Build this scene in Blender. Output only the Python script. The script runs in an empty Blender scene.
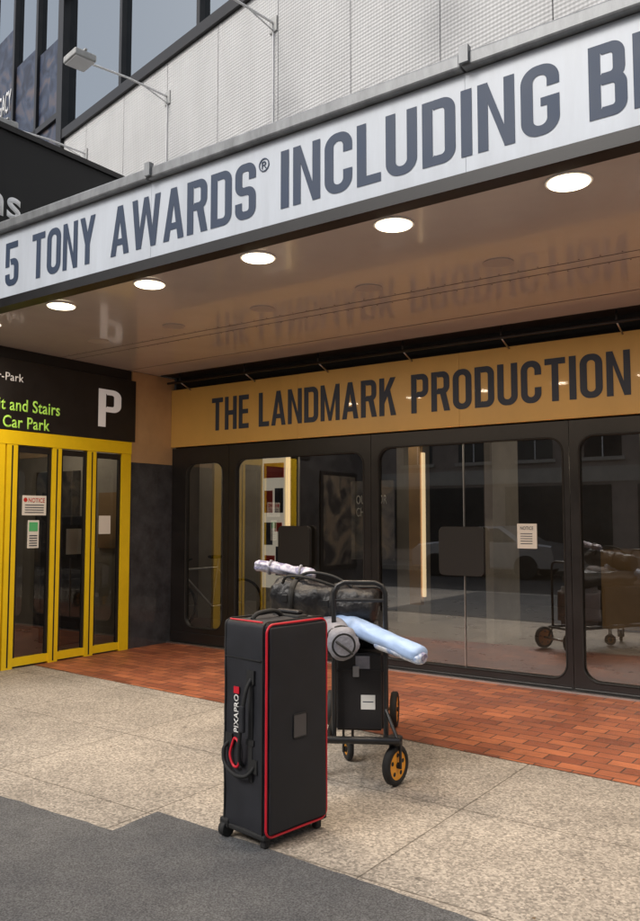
import bpy, bmesh, math, random
from mathutils import Vector, Matrix, noise
from mathutils.geometry import delaunay_2d_cdt
random.seed(7)
S=bpy.context.scene
COL=S.collection
# ---------------------------------------------------------------- materials
def nodes(m):
    m.use_nodes=True
    return m.node_tree.nodes,m.node_tree.links
def mat(name,col,rough=.5,metal=0,var=0,vscale=4,bump=0,bscale=60,coat=0,spec=.5,emit=None,estr=0,detail=6,streak=None):
    m=bpy.data.materials.new(name); N,L=nodes(m); b=N['Principled BSDF']
    b.inputs['Base Color'].default_value=(*col,1); b.inputs['Roughness'].default_value=rough
    b.inputs['Metallic'].default_value=metal; b.inputs['Coat Weight'].default_value=coat
    b.inputs['Specular IOR Level'].default_value=spec
    if emit: b.inputs['Emission Color'].default_value=(*emit,1); b.inputs['Emission Strength'].default_value=estr
    tc=N.new('ShaderNodeTexCoord')
    if var:
        n=N.new('ShaderNodeTexNoise'); n.inputs['Scale'].default_value=vscale; n.inputs['Detail'].default_value=detail; n.inputs['Roughness'].default_value=.65
        if streak:
            mp=N.new('ShaderNodeMapping'); mp.inputs['Scale'].default_value=streak; L.new(tc.outputs['Object'],mp.inputs[0]); L.new(mp.outputs[0],n.inputs['Vector'])
        else: L.new(tc.outputs['Object'],n.inputs['Vector'])
        r=N.new('ShaderNodeMapRange'); r.inputs['From Min'].default_value=.3; r.inputs['From Max'].default_value=.7
        r.inputs['To Min'].default_value=1-var; r.inputs['To Max'].default_value=1+var
        L.new(n.outputs['Fac'],r.inputs['Value'])
        mx=N.new('ShaderNodeVectorMath'); mx.operation='SCALE'; mx.inputs[0].default_value=col
        L.new(r.outputs[0],mx.inputs['Scale']); L.new(mx.outputs[0],b.inputs['Base Color'])
        r2=N.new('ShaderNodeMapRange'); r2.inputs['To Min'].default_value=max(0,rough-.12); r2.inputs['To Max'].default_value=min(1,rough+.12)
        L.new(n.outputs['Fac'],r2.inputs['Value']); L.new(r2.outputs[0],b.inputs['Roughness'])
    if bump:
        n=N.new('ShaderNodeTexNoise'); n.inputs['Scale'].default_value=bscale; n.inputs['Detail'].default_value=4
        L.new(tc.outputs['Object'],n.inputs['Vector'])
        bp=N.new('ShaderNodeBump'); bp.inputs['Strength'].default_value=bump; bp.inputs['Distance'].default_value=.01
        L.new(n.outputs['Fac'],bp.inputs['Height']); L.new(bp.outputs[0],b.inputs['Normal'])
    return m
def emis(name,col,s):
    m=bpy.data.materials.new(name); N,L=nodes(m); b=N['Principled BSDF']
    b.inputs['Base Color'].default_value=(*col,1)
    b.inputs['Emission Color'].default_value=(*col,1); b.inputs['Emission Strength'].default_value=s
    return m
def glass(name,tint,base=.1,k=1.0,rough=0.0,gcol=(1,1,1)):
    m=bpy.data.materials.new(name); N,L=nodes(m); N.remove(N['Principled BSDF']); out=[n for n in N if n.type=='OUTPUT_MATERIAL'][0]
    t=N.new('ShaderNodeBsdfTransparent'); t.inputs[0].default_value=(*tint,1)
    g=N.new('ShaderNodeBsdfGlossy'); g.inputs['Roughness'].default_value=rough; g.inputs[0].default_value=(*gcol,1)
    f=N.new('ShaderNodeFresnel'); f.inputs[0].default_value=1.5
    ma=N.new('ShaderNodeMath'); ma.operation='MULTIPLY_ADD'; ma.inputs[1].default_value=k; ma.inputs[2].default_value=base; ma.use_clamp=True
    mx=N.new('ShaderNodeMixShader'); L.new(f.outputs[0],ma.inputs[0]); L.new(ma.outputs[0],mx.inputs[0]); L.new(t.outputs[0],mx.inputs[1]); L.new(g.outputs[0],mx.inputs[2]); L.new(mx.outputs[0],out.inputs[0])
    return m
M={}
M['black']=mat('black_metal',(.016,.015,.016),.38,0,.3,3,.05,200)
M['blackmatte']=mat('black_matte',(.012,.012,.013),.6)
M['panelw']=mat('marquee_panel',(.64,.69,.76),.35,0,.09,2.2,streak=(2.5,1,.35))
M['cap']=mat('grey_cap',(.25,.26,.27),.45,.3,.3,3,streak=(3,1,1))
M['navy']=mat('letter_navy',(.032,.056,.11),.55,0,.1,3)
M['letterg']=mat('letter_grey',(.036,.050,.085),.55,0,.1,3)
M['gold']=mat('gold_panel',(.70,.44,.125),.36,0,.10,1.2,.03,30,coat=.15,streak=(1,1,.5))
M['ceil']=mat('canopy_ceiling',(.64,.59,.555),.14,0,.07,1.0,coat=.3,bump=.02,bscale=5)
M['unlit']=mat('unlit_downlight_grey',(.52,.47,.44),.4)
M['seam']=mat('seam_dark',(.12,.10,.09),.6)
M['yellow']=mat('yellow_paint',(.90,.64,.012),.38,0,.06,5)
M['green']=mat('green_text',(.42,.78,.10),.5,emit=(.42,.75,.12),estr=.25)
M['white']=mat('white_paint',(.8,.8,.8),.5,0,.04,4)
M['signwhite']=mat('sign_white',(.8,.8,.8),.5,emit=(1,1,1),estr=.12)
M['paper']=mat('paper',(.75,.74,.70),.7)
M['redpaint']=mat('red_paint',(.55,.04,.03),.5)
M['granite']=mat('dark_granite',(.055,.058,.068),.10,0,.35,6,coat=.3)
M['tanwall']=mat('tan_panel',(.52,.35,.19),.22,0,.12,2,coat=.3)
M['gdoor']=glass('door_glass',(.80,.80,.79),.16,1.5)
M['gcar']=glass('carpark_glass',(.80,.81,.81),.08,1.3)
M['gup']=glass('upper_glass',(.25,.28,.30),.45,1.0,0,(.86,.93,.97))
M['metal']=mat('brushed_metal',(.5,.5,.5),.3,.9)
M['lampgrey']=mat('lamp_grey',(.45,.45,.44),.5,.2,.2,8)
M['fabric']=mat('case_fabric',(.0145,.0155,.020),.72,0,.3,6,.4,700)
M['fabric2']=mat('case_fabric_smooth',(.015,.016,.021),.6,0,.25,6,.25,400)
M['redtrim']=mat('red_piping',(.62,.012,.03),.45)
M['rubber']=mat('rubber',(.016,.016,.016),.75,0,.2,30)
M['orange']=mat('orange_hub',(.85,.36,.03),.45)
M['tube']=mat('black_tube',(.015,.015,.016),.35)
M['greybag']=mat('grey_bag',(.24,.24,.275),.65,0,.22,12,.6,40)
M['bluebag']=mat('blue_bag',(.36,.50,.76),.5,0,.12,7,.3,25)
M['blackbag']=mat('black_bag',(.013,.013,.015),.45,0,.3,10,.9,30)
M['carpet']=mat('lobby_floor',(.24,.215,.215),.3,0,.25,3)
M['lobbyw']=mat('lobby_wall',(.16,.14,.125),.5,0,.25,1.5)
M['lobbyc']=mat('lobby_ceiling',(.30,.26,.22),.6)
M['lobbylight']=mat('lobby_pale_wall',(.52,.49,.44),.6,0,.2,1.2)
M['opp']=mat('opposite_brick',(.36,.30,.26),.8,0,.2,1.5,.2,20)
M['oppst']=mat('opposite_stone',(.48,.45,.40),.75,0,.15,1.5)
M['oppgl']=mat('opposite_glass',(.03,.035,.04),.08,0)
M['road']=mat('road_asphalt',(.05,.05,.052),.85,0,.25,3,.5,120)
M['carred']=mat('car_paint_red',(.40,.02,.02),.25,.2,coat=.8)
M['carsil']=mat('car_paint_silver',(.5,.5,.52),.3,.6,coat=.8)
M['kerb']=mat('kerb_stone',(.32,.31,.29),.8,0,.2,5)
M['warm']=emis('warm_strip',(1,.74,.42),1.0)
M['fillglow']=emis('lobby_lamp',(1,.84,.62),7)  # glow for the added panels that brighten lobby and corridor
M['lit']=emis('downlight_lens',(1,.86,.60),5)
M['leaf']=mat('dry_litter',(.16,.10,.05),.8)

def asphalt_patch():
    m=bpy.data.materials.new('asphalt_strip'); N,L=nodes(m); b=N['Principled BSDF']; b.inputs['Roughness'].default_value=.85
    tc=N.new('ShaderNodeTexCoord')
    n1=N.new('ShaderNodeTexNoise'); n1.inputs['Scale'].default_value=1.3; n1.inputs['Detail'].default_value=8; n1.inputs['Roughness'].default_value=.7
    n2=N.new('ShaderNodeTexNoise'); n2.inputs['Scale'].default_value=150; n2.inputs['Detail'].default_value=3
    for n in (n1,n2): L.new(tc.outputs['Object'],n.inputs['Vector'])
    r1=N.new('ShaderNodeValToRGB'); r1.color_ramp.elements[0].position=.33; r1.color_ramp.elements[0].color=(.066,.068,.074,1); r1.color_ramp.elements[1].position=.70; r1.color_ramp.elements[1].color=(.126,.127,.128,1)
    L.new(n1.outputs[0],r1.inputs[0])
    r2=N.new('ShaderNodeMapRange'); r2.inputs[1].default_value=.35; r2.inputs[2].default_value=.68; r2.inputs[3].default_value=.55; r2.inputs[4].default_value=1.6
    L.new(n2.outputs[0],r2.inputs[0])
    s=N.new('ShaderNodeVectorMath'); s.operation='SCALE'; L.new(r1.outputs[0],s.inputs[0]); L.new(r2.outputs[0],s.inputs['Scale'])
    L.new(s.outputs[0],b.inputs['Base Color'])
    bp=N.new('ShaderNodeBump'); bp.inputs['Strength'].default_value=.6; bp.inputs['Distance'].default_value=.005; L.new(n2.outputs[0],bp.inputs['Height']); L.new(bp.outputs[0],b.inputs['Normal'])
    return m
def slab_mat():
    m=bpy.data.materials.new('aggregate_slabs'); N,L=nodes(m); b=N['Principled BSDF']; b.inputs['Roughness'].default_value=.7
    tc=N.new('ShaderNodeTexCoord'); mp=N.new('ShaderNodeMapping'); mp.inputs['Location'].default_value=(1.85+1.25*20,-3.82+.95*20,0)
    L.new(tc.outputs['Object'],mp.inputs[0])
    br=N.new('ShaderNodeTexBrick'); br.offset=0; br.inputs['Scale'].default_value=1; br.inputs['Brick Width'].default_value=1.25; br.inputs['Row Height'].default_value=.95
    br.inputs['Mortar Size'].default_value=.005; br.inputs['Mortar Smooth'].default_value=.3
    br.inputs['Color1'].default_value=(.41,.362,.305,1); br.inputs['Color2'].default_value=(.36,.322,.275,1); br.inputs['Mortar'].default_value=(.18,.155,.125,1)
    L.new(mp.outputs[0],br.inputs['Vector'])
    n1=N.new('ShaderNodeTexNoise'); n1.inputs['Scale'].default_value=1.0; n1.inputs['Detail'].default_value=9; n1.inputs['Roughness'].default_value=.72
    n2=N.new('ShaderNodeTexVoronoi'); n2.inputs['Scale'].default_value=95
    n3=N.new('ShaderNodeTexNoise'); n3.inputs['Scale'].default_value=60; n3.inputs['Detail'].default_value=4
    n4=N.new('ShaderNodeTexVoronoi'); n4.inputs['Scale'].default_value=2.6
    for n in (n1,n2,n3,n4): L.new(tc.outputs['Object'],n.inputs['Vector'])
    r1=N.new('ShaderNodeMapRange'); r1.inputs[1].default_value=.32; r1.inputs[2].default_value=.68; r1.inputs[3].default_value=.64; r1.inputs[4].default_value=1.15
    L.new(n1.outputs[0],r1.inputs[0])
    sp=N.new('ShaderNodeSeparateColor'); L.new(n2.outputs['Color'],sp.inputs[0])
    r2=N.new('ShaderNodeMapRange'); r2.inputs[3].default_value=.58; r2.inputs[4].default_value=1.42; L.new(sp.outputs[0],r2.inputs[0])
    r3=N.new('ShaderNodeMapRange'); r3.inputs[1].default_value=.3; r3.inputs[2].default_value=.7; r3.inputs[3].default_value=.8; r3.inputs[4].default_value=1.2; L.new(n3.outputs[0],r3.inputs[0])
    r4=N.new('ShaderNodeMapRange'); r4.inputs[1].default_value=.035; r4.inputs[2].default_value=.07; r4.inputs[3].default_value=.6; r4.inputs[4].default_value=1; L.new(n4.outputs['Distance'],r4.inputs[0])
    cur=r1.outputs[0]
    for x in (r2,r3,r4):
        a=N.new('ShaderNodeMath'); a.operation='MULTIPLY'; L.new(cur,a.inputs[0]); L.new(x.outputs[0],a.inputs[1]); cur=a.outputs[0]
    s=N.new('ShaderNodeVectorMath'); s.operation='SCALE'; L.new(br.outputs['Color'],s.inputs[0]); L.new(cur,s.inputs['Scale'])
    L.new(s.outputs[0],b.inputs['Base Color'])
    bp=N.new('ShaderNodeBump'); bp.inputs['Strength'].default_value=.4; bp.inputs['Distance'].default_value=.004
    mi=N.new('ShaderNodeMath'); mi.operation='SUBTRACT'; L.new(n3.outputs[0],mi.inputs[0]); L.new(br.outputs['Fac'],mi.inputs[1]); L.new(mi.outputs[0],bp.inputs['Height']); L.new(bp.outputs[0],b.inputs['Normal'])
    return m
def brickpave():
    m=bpy.data.materials.new('red_brick_paving'); N,L=nodes(m); b=N['Principled BSDF']
    tc=N.new('ShaderNodeTexCoord'); mp=N.new('ShaderNodeMapping'); mp.inputs['Location'].default_value=(20,20,0); mp.inputs['Rotation'].default_value=(0,0,math.radians(1.5))
    L.new(tc.outputs['Object'],mp.inputs[0])
    br=N.new('ShaderNodeTexBrick'); br.offset=.5; br.inputs['Scale'].default_value=1; br.inputs['Brick Width'].default_value=.23; br.inputs['Row Height'].default_value=.115
    br.inputs['Mortar Size'].default_value=.005; br.inputs['Mortar Smooth'].default_value=.2; br.inputs['Bias'].default_value=0
    br.inputs['Color1'].default_value=(.47,.155,.067,1); br.inputs['Color2'].default_value=(.25,.075,.038,1); br.inputs['Mortar'].default_value=(.09,.05,.035,1)
    L.new(mp.outputs[0],br.inputs['Vector'])
    n1=N.new('ShaderNodeTexNoise'); n1.inputs['Scale'].default_value=2.2; n1.inputs['Detail'].default_value=9; n1.inputs['Roughness'].default_value=.7
    L.new(tc.outputs['Object'],n1.inputs['Vector'])
    n3=N.new('ShaderNodeTexNoise'); n3.inputs['Scale'].default_value=90; L.new(tc.outputs['Object'],n3.inputs['Vector'])
    r1=N.new('ShaderNodeMapRange'); r1.inputs[1].default_value=.3; r1.inputs[2].default_value=.7; r1.inputs[3].default_value=.65; r1.inputs[4].default_value=1.25
    L.new(n1.outputs[0],r1.inputs[0])
    s=N.new('ShaderNodeVectorMath'); s.operation='SCALE'; L.new(br.outputs['Color'],s.inputs[0]); L.new(r1.outputs[0],s.inputs['Scale']); L.new(s.outputs[0],b.inputs['Base Color'])
    r2=N.new('ShaderNodeMapRange'); r2.inputs[3].default_value=.35; r2.inputs[4].default_value=.7; L.new(n1.outputs[0],r2.inputs[0]); L.new(r2.outputs[0],b.inputs['Roughness'])
    bp=N.new('ShaderNodeBump'); bp.inputs['Strength'].default_value=.5; bp.inputs['Distance'].default_value=.004
    mi=N.new('ShaderNodeMath'); mi.operation='MULTIPLY_ADD'; mi.inputs[1].default_value=-1.5; L.new(br.outputs['Fac'],mi.inputs[0]); L.new(n3.outputs[0],mi.inputs[2]); L.new(mi.outputs[0],bp.inputs['Height']); L.new(bp.outputs[0],b.inputs['Normal'])
    return m
def meshwall():
    m=bpy.data.materials.new('white_textured_cladding'); N,L=nodes(m); b=N['Principled BSDF']; b.inputs['Roughness'].default_value=.55
    tc=N.new('ShaderNodeTexCoord'); mp=N.new('ShaderNodeMapping'); mp.inputs['Rotation'].default_value=(0,math.radians(45),0)
    L.new(tc.outputs['Object'],mp.inputs[0])
    sx=N.new('ShaderNodeSeparateXYZ'); L.new(mp.outputs[0],sx.inputs[0])
    sn=[]
    for o in (0,2):
        mu=N.new('ShaderNodeMath'); mu.operation='MULTIPLY'; mu.inputs[1].default_value=120; L.new(sx.outputs[o],mu.inputs[0])
        si=N.new('ShaderNodeMath'); si.operation='SINE'; L.new(mu.outputs[0],si.inputs[0]); sn.append(si)
    pr=N.new('ShaderNodeMath'); pr.operation='MULTIPLY'; L.new(sn[0].outputs[0],pr.inputs[0]); L.new(sn[1].outputs[0],pr.inputs[1])
    r=N.new('ShaderNodeMapRange'); r.inputs[1].default_value=-1; r.inputs[3].default_value=.50; r.inputs[4].default_value=.68; L.new(pr.outputs[0],r.inputs[0])
    mp2=N.new('ShaderNodeMapping'); mp2.inputs['Scale'].default_value=(1.6,1,.5); L.new(tc.outputs['Object'],mp2.inputs[0])
    n=N.new('ShaderNodeTexNoise'); n.inputs['Scale'].default_value=1.6; n.inputs['Detail'].default_value=6; L.new(mp2.outputs[0],n.inputs['Vector'])
    r3=N.new('ShaderNodeMapRange'); r3.inputs[3].default_value=.80; r3.inputs[4].default_value=1.15; L.new(n.outputs[0],r3.inputs[0])
    ml=N.new('ShaderNodeMath'); ml.operation='MULTIPLY'; L.new(r.outputs[0],ml.inputs[0]); L.new(r3.outputs[0],ml.inputs[1])
    cc=N.new('ShaderNodeCombineColor')
    for i in range(3): L.new(ml.outputs[0],cc.inputs[i])
    L.new(cc.outputs[0],b.inputs['Base Color'])
    bp=N.new('ShaderNodeBump'); bp.inputs['Strength'].default_value=.45; bp.inputs['Distance'].default_value=.008; L.new(pr.outputs[0],bp.inputs['Height']); L.new(bp.outputs[0],b.inputs['Normal'])
    return m
def postermat(name,c0,c1,c2,scale,es=0):
    m=bpy.data.materials.new(name); N,L=nodes(m); b=N['Principled BSDF']; b.inputs['Roughness'].default_value=.4
    tc=N.new('ShaderNodeTexCoord'); n=N.new('ShaderNodeTexNoise'); n.inputs['Scale'].default_value=scale; n.inputs['Detail'].default_value=5; n.inputs['Distortion'].default_value=1.2
    L.new(tc.outputs['Object'],n.inputs['Vector']); r=N.new('ShaderNodeValToRGB'); e=r.color_ramp.elements; e[0].position=.38; e[0].color=(*c0,1); e[1].position=.68; e[1].color=(*c2,1); k=e.new(.52); k.color=(*c1,1)
    L.new(n.outputs[0],r.inputs[0]); L.new(r.outputs[0],b.inputs['Base Color']); L.new(r.outputs[0],b.inputs['Emission Color']); b.inputs['Emission Strength'].default_value=es
    return m
M['asph']=asphalt_patch(); M['slab']=slab_mat(); M['brick']=brickpave(); M['mesh']=meshwall()
M['poster1']=postermat('poster_blue',(.01,.014,.035),(.04,.06,.11),(.13,.10,.10),2.6)
M['poster3']=postermat('poster_dark',(.03,.03,.035),(.12,.11,.10),(.25,.2,.15),3)
M['patbag']=postermat('patterned_cloth',(.20,.19,.32),(.42,.42,.52),(.66,.64,.70),22)
M['patwhite']=postermat('patterned_white_cloth',(.30,.40,.62),(.56,.63,.77),(.76,.79,.84),26)
# ---------------------------------------------------------------- helpers
def empty(name,loc=(0,0,0),rz=0):
    e=bpy.data.objects.new(name,None); e.location=loc; e.rotation_euler=(0,0,rz); e.empty_display_size=.1; COL.objects.link(e); return e
def fin(bm,name,m,parent=None,smooth=False):
    me=bpy.data.meshes.new(name); bm.normal_update(); bm.to_mesh(me); bm.free(); me.materials.append(m)
    if smooth:
        for p in me.polygons: p.use_smooth=True
    o=bpy.data.objects.new(name,me); COL.objects.link(o)
    if parent: o.parent=parent
    return o
def bxm(bm,x0,x1,y0,y1,z0,z1):
    r=bmesh.ops.create_cube(bm,size=1)
    for v in r['verts']:
        v.co=Vector((x0+(v.co.x+.5)*(x1-x0),y0+(v.co.y+.5)*(y1-y0),z0+(v.co.z+.5)*(z1-z0)))
    return r['verts']
def box(name,x0,x1,y0,y1,z0,z1,m,parent=None,bev=0,seg=2):
    bm=bmesh.new(); bxm(bm,x0,x1,y0,y1,z0,z1)
    if bev: bmesh.ops.bevel(bm,geom=bm.edges[:],offset=bev,segments=seg,affect='EDGES',profile=.5)
    return fin(bm,name,m,parent,smooth=False)
def boxes(name,lst,m,parent=None):
    bm=bmesh.new()
    for l in lst: bxm(bm,*l)
    return fin(bm,name,m,parent)
def poly(name,pts,z,m,parent=None):
    bm=bmesh.new(); bm.faces.new([bm.verts.new((x,y,z)) for x,y in pts]); bmesh.ops.triangulate(bm,faces=bm.faces[:])
    return fin(bm,name,m,parent)
def cylm(bm,p0,p1,r0,r1=None,seg=20,caps=True):
    p0=Vector(p0);p1=Vector(p1); d=p1-p0; r1=r0 if r1 is None else r1
    mt=Matrix.Translation((p0+p1)/2)@d.to_track_quat('Z','Y').to_matrix().to_4x4()
    bmesh.ops.create_cone(bm,cap_ends=caps,segments=seg,radius1=r0,radius2=r1,depth=d.length,matrix=mt)
def cyl(name,p0,p1,r0,m,parent=None,r1=None,seg=20):
    bm=bmesh.new(); cylm(bm,p0,p1,r0,r1,seg); o=fin(bm,name,m,parent)
    for p in o.data.polygons: p.use_smooth=len(p.vertices)==4
    return o
def curve_obj(cu,name,m,parent,fn=None,smooth=False):
    o=bpy.data.objects.new(name,cu); COL.objects.link(o); bpy.context.view_layer.update()
    me=bpy.data.meshes.new_from_object(o.evaluated_get(bpy.context.evaluated_depsgraph_get())); bpy.data.objects.remove(o)
    if fn:
        for v in me.vertices: v.co=Vector(fn(v.co.x,v.co.y,v.co.z))
    me.materials.clear(); me.materials.append(m); me.name=name
    if smooth:
        for p in me.polygons: p.use_smooth=True
    o=bpy.data.objects.new(name,me); COL.objects.link(o)
    if parent: o.parent=parent
    return o
def tube(name,pts,r,m,parent=None,cyclic=False,res=3):
    cu=bpy.data.curves.new(name,'CURVE'); cu.dimensions='3D'; cu.bevel_depth=r; cu.bevel_resolution=res; cu.use_fill_caps=True
    sp=cu.splines.new('POLY'); sp.points.add(len(pts)-1)
    for i,p in enumerate(pts): sp.points[i].co=(*p,1)
    sp.use_cyclic_u=cyclic
    return curve_obj(cu,name,m,parent,None,True)
def smoothpts(pts,n=6):
    P=[Vector(p) for p in pts]; out=[]
    for i in range(len(P)-1):
        a=P[max(i-1,0)];b=P[i];c=P[i+1];d=P[min(i+2,len(P)-1)]
        for k in range(n):
            t=k/n; out.append(.5*((2*b)+(c-a)*t+(2*a-5*b+4*c-d)*t*t+(3*b-a-3*c+d)*t**3))
    out.append(P[-1]); return out
def rrect(x0,x1,y0,y1,r,n=8):
    P=[]
    for cx,cy,a0 in ((x1-r,y1-r,0),(x0+r,y1-r,90),(x0+r,y0+r,180),(x1-r,y0+r,270)):
        for i in range(n+1):
            a=math.radians(a0+90*i/n); P.append((cx+r*math.cos(a),cy+r*math.sin(a)))
    return P
def curve_mesh(name,loops,ext,fn,m,parent=None):
    cu=bpy.data.curves.new(name,'CURVE'); cu.dimensions='2D'; cu.fill_mode='BOTH'; cu.extrude=ext
    for lp in loops:
        sp=cu.splines.new('POLY'); sp.points.add(len(lp)-1); sp.use_cyclic_u=True
        for i,p in enumerate(lp): sp.points[i].co=(p[0],p[1],0,1)
    return curve_obj(cu,name,m,parent,fn)
def text(name,body,plane,a0,a1,z0,z1,d,m,parent=None,off=0.0,ext=.004):
    cu=bpy.data.curves.new(name,'FONT'); cu.body=body; cu.size=1; cu.offset=off; cu.space_character=1.05
    o=bpy.data.objects.new(name,cu); COL.objects.link(o); bpy.context.view_layer.update()
    me=bpy.data.meshes.new_from_object(o.evaluated_get(bpy.context.evaluated_depsgraph_get())); bpy.data.objects.remove(o)
    xs=[v.co.x for v in me.vertices]; ys=[v.co.y for v in me.vertices]
    lx,hx,ly,hy=min(xs),max(xs),min(ys),max(ys)
    for v in me.vertices:
        a=a0+(v.co.x-lx)/(hx-lx)*(a1-a0); z=z0+(v.co.y-ly)/(hy-ly)*(z1-z0)
        if plane=='XZ': v.co=(a,d,z)
        elif plane=='YZ': v.co=(d,a,z)
        else: v.co=plane(a,z)
    me.materials.clear(); me.materials.append(m); me.name=name
    o=bpy.data.objects.new(name,me); COL.objects.link(o)
    sol=o.modifiers.new('s','SOLIDIFY'); sol.thickness=ext; sol.offset=0
    if parent: o.parent=parent
    return o
# ---- condensed gothic sign lettering
s_=.165; h_=.145
def R4(x0,y0,x1,y1): return [(x0,y0),(x1,y0),(x1,y1),(x0,y1)]
def ring(x0,y0,x1,y1,r,skip=None,s=s_,h=h_,n=10):
    o=rrect(x0,x1,y0,y1,r,n); ri=max(r-s*.85,.03)
    i=rrect(x0+s,x1-s,y0+h,y1-h,min(ri,(x1-x0)/2-s-.002),n); out=[]
    k=len(o)
    for a in range(k):
        b=(a+1)%k; L0=math.dist(o[a],o[b]); m=1 if L0<.06 else int(L0/.02)+1
        for q in range(m):
            def lp(P,t): return (P[a][0]+(P[b][0]-P[a][0])*t,P[a][1]+(P[b][1]-P[a][1])*t)
            A_,B_,C_,D_=lp(o,q/m),lp(o,(q+1)/m),lp(i,(q+1)/m),lp(i,q/m)
            cx=(A_[0]+B_[0]+C_[0]+D_[0])/4; cy=(A_[1]+B_[1]+C_[1]+D_[1])/4
            if skip and skip(cx,cy): continue
            out.append([A_,B_,C_,D_])
    return out
def mir(p,w): return [(w-x,y) for x,y in p][::-1]
s=s_;h=h_
def ccw(p):
    a=sum(p[i][0]*p[(i+1)%len(p)][1]-p[(i+1)%len(p)][0]*p[i][1] for i in range(len(p)))
    return p if a>0 else p[::-1]
GL={
'I':(s,[R4(0,0,s,1)]),
'L':(.42,[R4(0,0,s,1),R4(s-.01,0,.42,h)]),
'T':(.50,[R4(0,1-h,.50,1),R4(.25-s/2,0,.25+s/2,1-h+.01)]),
'H':(.52,[R4(0,0,s,1),R4(.52-s,0,.52,1),R4(s-.01,.44,.53-s,.58)]),
'E':(.43,[R4(0,0,s,1),R4(s-.01,0,.43,h),R4(s-.01,1-h,.43,1),R4(s-.01,.44,.40,.575)]),
'F':(.42,[R4(0,0,s,1),R4(s-.01,1-h,.42,1),R4(s-.01,.44,.39,.575)]),
'N':(.53,[R4(0,0,.15,1),R4(.38,0,.53,1),[(.145,1),(.145,.70),(.385,0),(.385,.30)]]),
'M':(.68,[R4(0,0,.145,1),R4(.535,0,.68,1),[(.14,1),(.14,.62),(.29,.0),(.345,0),(.345,.22)],mir([(.14,1),(.14,.62),(.29,.0),(.345,0),(.345,.22)],.68)]),
'A':(.56,[[(0,0),(.16,0),(.335,1),(.20,1)],mir([(0,0),(.16,0),(.335,1),(.20,1)],.56),R4(.13,.20,.43,.33)]),
'W':(.82,[[(.13,0),(.27,0),(.155,1),(0,1)],[(.15,0),(.27,0),(.475,1),(.345,1)],mir([(.13,0),(.27,0),(.155,1),(0,1)],.82),mir([(.15,0),(.27,0),(.475,1),(.345,1)],.82)]),
'Y':(.54,[R4(.27-s/2,0,.27+s/2,.43),[(.27-s/2,.42),(.27+s/2,.42),(.165,1),(0,1)],mir([(.27-s/2,.42),(.27+s/2,.42),(.165,1),(0,1)],.54)]),
'K':(.54,[R4(0,0,s,1),[(s-.01,.30),(.53,1),(.355,1),(s-.01,.62)],[(.25,.60),(.37,0),(.545,0),(.34,.72)]]),
'P':(.51,[R4(0,0,s,1)]+ring(0,.40,.51,1,.19,lambda x,y:x<s*.85)),
'R':(.53,[R4(0,0,s,1)]+ring(0,.43,.52,1,.19,lambda x,y:x<s*.85)+[[(.24,.50),(.365,0),(.535,0),(.41,.52)]]),
'B':(.52,[R4(0,0,s,1)]+ring(0,.455,.50,1,.18,lambda x,y:x<s*.85)+ring(0,0,.52,.585,.18,lambda x,y:x<s*.85)),
'D':(.52,[R4(0,0,s,1)]+ring(0,0,.52,1,.20,lambda x,y:x<s*.85)),
'O':(.52,ring(0,0,.52,1,.23)),
'C':(.51,ring(0,0,.51,1,.23,lambda x,y:x>.3 and .36<y<.66)),
'G':(.52,ring(0,0,.52,1,.23,lambda x,y:x>.3 and .52<y<.68)+[R4(.27,.41,.52,.53)]),
'U':(.52,ring(0,-.0,.52,1,.23,lambda x,y:y>.6)+[R4(0,.58,s,1),R4(.52-s,.58,.52,1)]),
'S':(.49,ring(0,.43,.49,1,.19,lambda x,y:x>.245 and y<.69)+ring(0,0,.49,.575,.19,lambda x,y:x<.245 and y>.30)),
'5':(.49,[R4(0,1-h,.45,1),R4(0,.44,s*.9,1-h+.01)]+ring(0,0,.49,.62,.20,lambda x,y:x<.2 and y>.28)),
}
def signword(name,word,plane,a0,a1,z0,z1,d,m,parent,ext=.003,gap=.085):
    w=sum(GL[c][0] for c in word)+gap*(len(word)-1); k=(a1-a0)/w; bm=bmesh.new(); x=0
    for c in word:
        gw,ps=GL[c]; vs=[];fs=[]
        for p in ps:
            b0=len(vs); p=ccw(p); vs+= [Vector(q) for q in p]; fs.append(list(range(b0,b0+len(p))))
        rv,re_,rf,_,_,of=delaunay_2d_cdt(vs,[],fs,0,1e-5)
        nv=[]
        for q in rv:
            a=a0+(x+q.x)*k; z=z0+q.y*(z1-z0)
            nv.append(bm.verts.new((a,d-ext,z) if plane=='XZ' else (d+ext,a,z)))
        for f,og in zip(rf,of):
            if not og: continue
            try: bm.faces.new([nv[i] for i in f])
            except ValueError: pass
        x+=gw+gap
    return fin(bm,name,m,parent)
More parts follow.
